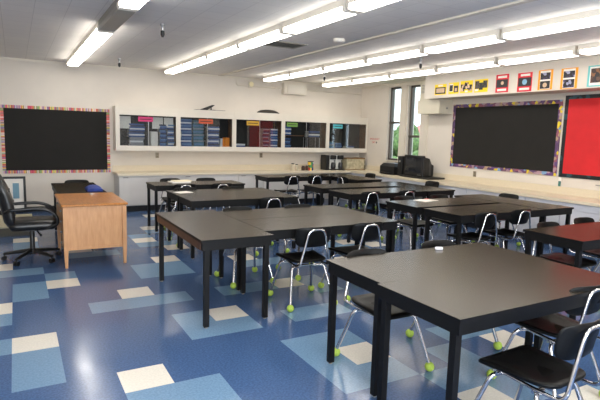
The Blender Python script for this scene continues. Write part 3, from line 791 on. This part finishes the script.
# ------------------------------------------------------------------ student chairs
def outline(wf, wr_, yf, yr, r, seg=4):
    pts = []
    for (cx, cy, a0) in ((wf - r, yf - r, 0), (-wf + r, yf - r, 90), (-wr_ + r * 1.6, yr + r * 1.6, 180), (wr_ - r * 1.6, yr + r * 1.6, 270)):
        rr = r if a0 < 180 else r * 1.6
        for k in range(seg + 1):
            a = radians(a0 + 90 * k / seg); pts.append((cx + rr * cos(a), cy + rr * sin(a)))
    return pts
def scale_ring(pts, s, z, zf=None):
    cy = .01
    out = []
    for x, y in pts:
        X, Y = x * s, cy + (y - cy) * s
        out.append((X, Y, z + (zf(X, Y) if zf else 0)))
    return out
def make_chair(label, seatmat=PLAST):
    t = thing('student_chair', label, 'chair', (0, 0, 0), 0)
    zf = lambda x, y: .018 * (abs(x) / .2) ** 2 - .016 * max(0, (y - .12) / .1) ** 2 + .014 * max(0, (-.08 - y) / .12) ** 1.5
    ol = outline(.205, .175, .215, -.205, .05)
    b = MB(); b.loft([scale_ring(ol, .97, .414, zf), scale_ring(ol, 1.0, .421, zf), scale_ring(ol, 1.0, .432, zf), scale_ring(ol, .975, .438, zf),
                      scale_ring(ol, .75, .434, zf), scale_ring(ol, .4, .430, zf), scale_ring(ol, .1, .429, zf)])
    seat = b.build('seat', seatmat, t, ang=60)
    # back rest shell
    pts = []
    n = 28
    for k in range(n):
        a = 2 * pi * k / n
        cx_, cz_ = cos(a), sin(a)
        p = 2.0 / 5.5
        x = .184 * math.copysign(abs(cx_) ** p, cx_); z = .096 * math.copysign(abs(cz_) ** p, cz_)
        if z < 0: x *= (1 - .16 * (-z / .096) ** 2)
        pts.append((x, z))
    def ring(s, off):
        out = []
        for x, z in pts:
            X, Z = x * s, .680 + z * s
            Y = -.232 - (Z - .60) * .22 + .045 * (X / .17) ** 2 + off
            out.append((X, Y, Z))
        return out
    b = MB(); b.loft([ring(.1, .0), ring(.6, .0), ring(.96, .0), ring(1, -.004), ring(1, -.009), ring(.96, -.013), ring(.6, -.013), ring(.1, -.013)])
    back = b.build('backrest', PLAST, t, ang=60)
    # one tube: under the seat, up behind it, arch over the back
    half = [(-.125, .13, .40), (-.15, -.10, .40), (-.158, -.262, .405), (-.075, -.2835, .752)]
    path = half + [(-x, y, z) for x, y, z in reversed(half)]
    b = MB(); b.tube(fillet(path, .055, 6), .0105, 10); b.build('back_frame', CHROME, t)
    b = MB(); b.tube([(-.16, .105, .392), (.16, .105, .392)], .009, 8); b.tube([(-.16, -.10, .386), (.16, -.10, .386)], .009, 8)
    b.box(-.11, .11, .02, .10, .402, .412)
    b.build('seat_bracket', CHROME, t)
    for sx in (-1, 1):
        for sy in (-1, 1):
            yt = .11 if sy > 0 else -.10
            p = [(sx * .07, yt, .376), (sx * .165, yt + sy * .02, .384), (sx * .228, sy * .242, .045)]
            b = MB(); b.tube(fillet(p, .075, 7), .0125, 10)
            lg = b.build('leg', CHROME, t)
            bb = MB().ball((sx * .229, sy * .243, .0335), .0335, 14, 9)
            bb.build('tennis_ball', BALL, lg)
    return t
GC = 'black chairs with green tennis balls on their feet'
N, S, E_, W__ = 0, pi, -pi / 2, pi / 2
chairs = [
    (2.40, -2.70, N + .05, 'black chair nearest the camera at the bottom right corner'),
    (3.05, -2.35, N - .05, 'black chair behind the nearest one, half under the foreground table'),
    (2.45, -.145, N - .06, 'black chair with chrome hoop in the middle of the picture, left one of the pair'),
    (3.07, -.115, N, 'black chair right of the middle one, beside the end of the second cluster'),
    (2.30, -1.58, S, 'black chair tucked under the front left corner of the foreground pair of tables'),
    (3.04, -1.54, S, 'black chair tucked in behind the white chalk piece on the foreground table'),
    (2.225, .73, S, 'black chair tucked in behind the second cluster, at its left side'),
    (2.98, .71, S, 'black chair tucked in behind the second cluster, at its right side'),
    (3.02, 1.92, N, 'black chair with chrome hoop at the third cluster, left half of the picture'),
    (2.235, 2.79, S, 'black chair tucked in behind the third cluster at its left side'),
    (2.98, 2.77, S, 'black chair tucked in behind the third cluster at its right side'),
    (2.40, 3.80, N, 'black chair in front of the back left table, left one'),
    (3.02, 3.80, N, 'black chair in front of the back left table, right one'),
    (2.42, 4.31, S, 'black chair behind the back left table under the papers, left one'),
    (3.05, 4.27, S, 'black chair behind the back left table, right one'),
    (4.93, 4.92, N, 'black chair in front of the back centre table, at its left end'),
    (5.47, 4.90, N, 'black chair in front of the back centre table, at its middle'),
    (6.09, 4.28, E_, 'black chair sideways at the inner side of the back crosswise table'),
    (6.79, 4.87, W__, 'black chair between the back crosswise table and the right counter'),
    (6.83, 2.96, W__, 'black chair between the middle right cluster and the right counter'),
    (6.50, .95, W__, 'black chair beyond the right cluster below the wall outlet'),
    (4.77, 2.10, N, 'black chair with chrome hoop in front of the middle right cluster, left one'),
    (5.47, 2.08, N, 'black chair in front of the middle right cluster, right one'),
    (4.83, -.04, N, 'black chair with chrome hoop in front of the right cluster, left one'),
    (5.46, -.02, N, 'black chair with chrome hoop in front of the right cluster, right one'),
    (4.85, .99, S, 'black chair tucked in behind the right cluster, at its left end'),
    (5.50, .97, S, 'black chair tucked in behind the right cluster, near its middle'),
    (4.83, -1.27, S, 'black chair behind the red-tinted table, left one'),
    (5.52, -1.22, S, 'black chair behind the red-tinted table, middle one'),
    (6.05, -1.20, S, 'black chair behind the red-tinted table, cut by the right edge'),
    (.92, 4.33, S, 'black chair behind the table that stands behind the teacher desk'),
]
cp = make_chair(chairs[0][3])
for i, (x, y, rz, lb) in enumerate(chairs):
    if i == 0: cp.location = (x, y, 0); cp.rotation_euler.z = rz; cp['group'] = GC
    else: dup(cp, (x, y, 0), rz, lb, GC)

# small things on the tables
o = MB().rbox(-.03, .03, -.012, .012, 0, .02, .008).build('chalk_piece', mat('chalk', srgb(238, 238, 244), .7))
o.location = (2.93, -1.44, .7455); o.rotation_euler.z = -.5; tag(o, 'small white piece lying on the foreground table', 'chalk')
t = thing('booklet', 'open white booklet with a red corner on the far table of the right cluster', 'booklet', (5.0, .93, .7455), .2)
MB().box(-.15, 0, -.10, .10, 0, .006).build('left_page', WHITEP, t, smooth=False)
MB().box(.0005, .15, -.10, .10, 0, .004).build('right_page', mat('page_cream', srgb(214, 206, 196), .7), t, smooth=False)
MB().box(.10, .15, .06, .10, .0045, .006).build('red_corner', RED, t, smooth=False)
o = MB().box(-.11, .11, -.09, .09, 0, .004).build('paper_sheet', WHITEP, smooth=False); o.location = (2.12, 2.72, .7455); o.rotation_euler.z = .3
tag(o, 'small white sheet on the left corner of the third cluster', 'paper')
t = thing('paper_pile', 'cream papers spread on the back left table', 'papers', (2.46, 4.12, .7455), .1)
MB().box(-.16, .16, -.12, .10, 0, .018).build('lower_sheets', WHITEP, t, smooth=False)
MB().box(-.10, .2, -.08, .12, .0185, .03).build('upper_sheets', mat('cream_paper', srgb(230, 218, 190), .7), t, smooth=False)

# ------------------------------------------------------------------ teacher desk
t = thing('teacher_desk', 'light oak teacher desk with a plain side panel facing the camera', 'desk', (.52, 1.96, 0))
DW, DL, DH = .69, 1.08, .74
MB().rbox(-.018, DW + .018, -.018, DL + .018, DH - .028, DH, .012).build('desk_top', OAKTOP, t)
for x in (0, DW - .045):
    for y in (0, DL - .045):
        b = MB(); b.loft([[(x + .008, y + .008, 0), (x + .037, y + .008, 0), (x + .037, y + .037, 0), (x + .008, y + .037, 0)],
                          [(x, y, .2), (x + .045, y, .2), (x + .045, y + .045, .2), (x, y + .045, .2)],
                          [(x, y, DH - .0285), (x + .045, y, DH - .0285), (x + .045, y + .045, DH - .0285), (x, y + .045, DH - .0285)]])
        b.build('leg', OAK, t, smooth=False)
for y, nm in ((.012, 'side_panel'), (DL - .03, 'side_panel')):
    p = MB().box(.0455, DW - .0455, y + .006, y + .018, .235, DH - .06).build(nm, OAK, t, smooth=False)
    MB().box(.0455, DW - .0455, y, y + .02, DH - .06, DH - .0285).build('top_rail', OAK, t, smooth=False)
    MB().box(.0455, DW - .0455, y, y + .02, .205, .2345).build('bottom_rail', OAK, t, smooth=False)
MB().box(DW - .03, DW - .012, .0455, DL - .0455, .22, DH - .0285).build('modesty_panel', OAK, t, smooth=False)
for k in range(4):
    z1 = DH - .035 - k * .125; z0 = z1 - .118
    d = MB().box(.002, .4, .05, .34, z0, z1).build('drawer', OAK, t, smooth=False)
    MB().lathe((0.0015, .195, (z0 + z1) / 2), [(.008, 0), (.016, -.012), (.010, -.024)], 12, 'X').build('knob', GREYM, d)
d = MB().box(.002, .4, .36, DL - .06, DH - .11, DH - .035).build('drawer', OAK, t, smooth=False)
MB().lathe((0.0015, .7, DH - .07), [(.008, 0), (.016, -.012), (.010, -.024)], 12, 'X').build('knob', GREYM, d)
# blue folded cloth and small bits beyond the desk
b = MB(); rr = []
for k in range(7):
    a = pi * k / 6; x = -.10 * cos(a)
    rr.append([(x, -.16, .0), (x, .16, .0), (x, .17, .02 + .022 * sin(a)), (x, .08, .02 + .05 * sin(a)), (x, -.06, .02 + .045 * sin(a)), (x, -.16, .018 + .02 * sin(a))])
b.loft(rr); o = b.build('folded_cloth', mat('blue_fabric', srgb(28, 52, 130), .7, noise=.15, nscale=20, bump=.3))
o.location = (1.02, 3.32, .746); tag(o, 'bright blue folded cloth lying on the black table behind the desk', 'cloth')
t = thing('key_bunch', 'small bunch of silver keys near the far edge of the desk top', 'keys', (.93, 2.86, .7405))
MB().lathe((0, 0, 0), [(.02, 0), (.024, .003), (.02, .006)], 14).build('key_ring', STEEL, t)
for k in range(3):
    a = k * .9; b = MB(); b.rbox(-.035, .02, -.006, .006, .0065 + k * .003, .009 + k * .003, .004); kk = b.build('key', STEEL, t); kk.rotation_euler.z = a; kk.location = (.03 * cos(a), .03 * sin(a), 0)

# ------------------------------------------------------------------ office chair
t = thing('office_chair', 'black leather office chair with loop armrests beside the teacher desk', 'office chair', (.215, 2.56, 0), 0)
MB().lathe((0, 0, 0), [(.045, .075), (.05, .09), (.045, .13), (.028, .14), (.028, .36), (.022, .37)], 16).build('gas_column', BPLASTIC, t)
for k in range(5):
    a = radians(20 + 72 * k); c, s_ = cos(a), sin(a)
    b = MB(); P0 = Vector((.035 * c, .035 * s_, .115)); P1 = Vector((.18 * c, .18 * s_, .10)); P2 = Vector((.32 * c, .32 * s_, .078))
    b.tube([P0, P1, P2], [.026, .021, .016], 8)
    sp = b.build('base_arm', BPLASTIC, t)
    cx, cy = .315 * c, .315 * s_
    w = MB()
    for off in (-.016, .016):
        ox, oy = -s_ * off, c * off
        ring = []
        for h in (-.009, .009):
            ring.append([(cx + ox - s_ * h + c * .027 * cos(q), cy + oy + c * h + s_ * .027 * cos(q), .028 + .027 * sin(q)) for q in [2 * pi * i / 14 for i in range(14)]])
        w.loft(ring)
    w.tube([(cx, cy, .03), (cx, cy, .075)], .008, 8)
    w.build('caster', BPLASTIC, sp)
def cushion(b, x0, x1, y0, y1, z0, z1, r=.06):
    b.rbox(x0, x1, y0, y1, z0, z1, r, 5)
MB().box(-.10, .12, -.10, .10, .37, .40).build('tilt_mechanism', BPLASTIC, t, smooth=False)
MB().tube([(.05, -.10, .385), (.07, -.22, .36), (.09, -.25, .34)], [.008, .009, .016], 8).build('tilt_lever', BPLASTIC, t)
b = MB(); cushion(b, -.24, .27, -.25, .25, .4005, .50, .08); b.build('seat', LEATHER, t, ang=70)
# back: curved slab leaning back, facing +x
b = MB(); rr = []
for k in range(11):
    v = k / 10; z = .44 + .65 * v
    x = -.23 - .16 * v + .04 * sin(pi * v); hw = .235 - .05 * (abs(v - .45) * 1.6) ** 3 if v < .96 else .17
    hw = .255 * (1 - .25 * max(0, v - .7) / .3) * (.9 if k in (0,) else 1)
    th = .055 + .02 * sin(pi * v)
    if k in (0, 10): th *= .5; hw *= .92
    ring = []
    for i in range(16):
        a = 2 * pi * i / 16; ca, sa = cos(a), sin(a)
        ring.append((x + th * math.copysign(abs(ca) ** .7, ca) + .03 * abs(sa) ** 2, hw * math.copysign(abs(sa) ** .6, sa), z))
    rr.append(ring)
b.loft(rr); b.build('backrest', LEATHER, t, ang=80)
for k, zz in enumerate((.58, .72, .86)):
    v = (zz - .44) / .65; x = -.23 - .16 * v + .04 * sin(pi * v) + .062 + .02 * sin(pi * v)
    MB().box(x - .012, x + .004, -.17, .17, zz - .004, zz + .004).build('seam', BPLASTIC, t, smooth=False)
for s_ in (-1, 1):
    y = s_ * .275
    p = fillet([(-.27, s_ * .235, .62), (-.22, y, .655), (.10, y, .665), (.25, y, .60), (.28, y, .46), (.12, s_ * .22, .415)], .09, 6)
    MB().tube(p, .019, 10).build('armrest', BPLASTIC, t)

# low shelf unit against the back wall behind the office chair
t = thing('easel_board', 'small dark framed whiteboard leaning on the back wall behind the office chair', 'whiteboard', (-.05, 6.22, 0))
b = MB(); b.box(-.35, .27, 0, .03, .66, .70); b.box(-.35, .27, 0, .03, .05, .09); b.box(-.35, -.31, 0, .03, .0905, .6595); b.box(.23, .27, 0, .03, 0, .6595); b.box(-.35, -.31, 0, .03, 0, .0495)
b.build('frame', BPLASTIC, t, smooth=False)
MB().box(-.31, .23, .01, .02, .0905, .6595).build('panel', WHITEP, t, smooth=False)
MB().box(.06, .16, .004, .0095, .3, .58).build('blue_notice', mat('pale_blue_paper', srgb(120, 160, 180), .6), t, smooth=False)
t = thing('low_platform', 'low dark platform with a pale top on the floor behind the office chair', 'platform', (-.6, 4.7, 0))
WDK = wood_mat('dark_olive_wood', srgb(44, 40, 26), srgb(60, 54, 36), 3, .5)
MB().box(-.8, .88, -.55, .6, .125, .15).build('top_board', mat('platform_top', srgb(176, 168, 140), .5), t, smooth=False)
MB().box(-.8, .88, -.545, -.52, 0, .1245).build('front_board', WDK, t, smooth=False)
MB().box(.855, .88, -.5195, .6, 0, .1245).build('end_board', WDK, t, smooth=False)

# ------------------------------------------------------------------ things on the counters
t = thing('television', 'black boxy television on a flat board on the right counter below the windows', 'television', (7.40, 3.62, CT + .034))
MB().rbox(0, .06, 0, .60, 0, .44, .02).build('bezel', BPLASTIC, t)
b = MB(); rings = []
for d_, s_ in ((.0605, .97), (.2, .9), (.34, .62), (.42, .55)):
    w = .30 * s_; h = .42 * s_
    rings.append([(d_, .30 - w, .01), (d_, .30 + w, .01), (d_, .30 + w, h), (d_, .30 - w, h)])
b.loft(rings); b.build('rear_housing', BPLASTIC, t, smooth=False)
b = MB(); b.loft([[(-.001, .06, .08), (-.001, .54, .08), (-.001, .54, .40), (-.001, .06, .40)], [(-.012, .12, .13), (-.012, .48, .13), (-.012, .48, .35), (-.012, .12, .35)]])
b.build('screen', mat('screen_glass', srgb(34, 36, 40), .12), t)
for y in (.07, .11, .15): MB().lathe((-.0005, y, .035), [(.009, 0), (.008, -.006)], 10, 'X').build('button', GREYM, t)
o = MB().rbox(7.36, 7.82, 3.40, 4.30, CT + .0005, CT + .033, .01).build('television_board', BPLASTIC)
tag(o, 'thin black board lying on the right counter under the television', 'board')
t = thing('loudspeaker', 'narrow black loudspeaker standing left of the television', 'speaker', (7.45, 4.34, CT + .0005))
MB().rbox(0, .25, 0, .14, 0, .43, .01).build('cabinet', BPLASTIC, t)
MB().lathe((-.0005, .07, .12), [(.05, 0), (.052, -.004), (.03, -.002)], 18, 'X').build('woofer', BLACKB, t)
MB().lathe((-.0005, .07, .32), [(.025, 0), (.026, -.004), (.012, -.002)], 14, 'X').build('tweeter', GREYM, t)
t = thing('printer', 'low black printer on the right counter left of the loudspeaker', 'printer', (7.42, 4.56, CT + .0005))
b = MB(); b.loft([[(0, 0, 0), (.4, 0, 0), (.4, .5, 0), (0, .5, 0)], [(0, 0, .18), (.4, 0, .18), (.4, .5, .18), (0, .5, .18)], [(.06, .04, .25), (.4, .04, .25), (.4, .46, .25), (.06, .46, .25)]])
b.build('body', BPLASTIC, t, smooth=False)
MB().box(-.09, -.0005, .08, .42, .03, .045).build('paper_tray', BPLASTIC, t, smooth=False)
MB().box(-.003, -.0005, .06, .44, .055, .10).build('slot', BLACKB, t, smooth=False)

t = thing('binder', 'tall black binder standing on the back counter left of the machines', 'binder', (6.62, 6.12, CT + .0005))
MB().box(0, .015, 0, .26, 0, .36).build('cover', BPLASTIC, t, smooth=False); MB().box(.075, .09, 0, .26, 0, .36).build('cover', BPLASTIC, t, smooth=False)
MB().box(.0155, .0745, 0, .008, 0, .36).build('spine', BPLASTIC, t, smooth=False); MB().box(.0155, .0745, .01, .24, .01, .34).build('sheets', WHITEP, t, smooth=False)
def machine(x, label):
    t = thing('coffee_machine', label, 'machine', (x, 6.10, CT + .0005))
    MB().rbox(0, .17, .08, .26, 0, .36, .015).build('body', mat('machine_white', srgb(224, 224, 220), .35), t)
    MB().rbox(.01, .16, 0, .0795, .26, .36, .015).build('brew_head', BPLASTIC, t)
    MB().rbox(0, .17, -.02, .0795, 0, .03, .015).build('drip_tray', BPLASTIC, t)
    MB().lathe((.085, .03, .0305), [(.05, 0), (.062, .05), (.055, .13), (.04, .16)], 16).build('carafe', mat('dark_glass', srgb(40, 40, 44), .08), t)
    MB().box(.13, .155, .0795 - .006, .0795, .08, .24).build('control_strip', BLACKB, t, smooth=False)
machine(6.74, 'left one of the two black and white machines on the back counter')
machine(6.95, 'right one of the two black and white machines on the back counter')
t = thing('terrarium', 'olive grey tank with a rust brown rim, right end of the back counter', 'tank', (7.19, 6.08, CT + .0005))
OLV = mat('tank_olive', srgb(176, 168, 142), .35, noise=.25, nscale=14)
MB().box(.01, .54, .01, .29, .02, .27).build('tank', OLV, t, smooth=False)
RUST = mat('rust_rim', srgb(120, 92, 56), .5, noise=.2, nscale=20)
b = MB(); b.box(0, .55, 0, .3, .2705, .30); b.box(0, .55, 0, .3, 0, .0195); b.build('rim', RUST, t, smooth=False)
MB().box(.5505, .58, .04, .12, .05, .12).build('side_pump', BPLASTIC, t, smooth=False)
MB().box(.5505, .58, .04, .12, .17, .24).build('side_pump', BPLASTIC, t, smooth=False)
def jar(x, h, r, m_, lid, label):
    t = thing('jar', label, 'jar', (x, 6.15, CT + .0005))
    MB().lathe((0, 0, 0), [(r * .9, 0), (r, .01), (r, h * .78), (r * .7, h * .86)], 14).build('glass', m_, t)
    MB().lathe((0, 0, 0), [(r * .75, h * .865), (r * .75, h)], 14).build('lid', lid, t)
jar(5.72, .17, .05, mat('jar_cream', srgb(200, 190, 170), .3), BPLASTIC, 'cream jar with a dark lid, leftmost on the back counter')
jar(5.82, .15, .04, MATS['jar_cream'], BPLASTIC, 'slim cream jar with a dark lid beside the leftmost jar on the counter')
jar(6.0, .11, .045, mat('jar_dark', srgb(70, 50, 44), .3), BPLASTIC, 'short dark jar between the cream jars and the colourful tin')
jar(6.10, .13, .04, MATS['jar_dark'], GREYM, 'dark jar with a grey lid touching the colourful tin')
t = thing('tin', 'colourful red, yellow and green tin on the back counter', 'tin', (6.2, 6.15, CT + .0005))
MB().lathe((0, 0, 0), [(.07, 0), (.07, .19), (.066, .195)], 16).build('can', cell_mat('tin_print', [srgb(200, 40, 40), srgb(40, 50, 110), srgb(230, 190, 60), srgb(60, 130, 70), srgb(230, 230, 230)], 16, .4, mode='cell'), t)
MB().lathe((0, 0, 0), [(.071, .1955), (.071, .215)], 16).build('lid', BPLASTIC, t)
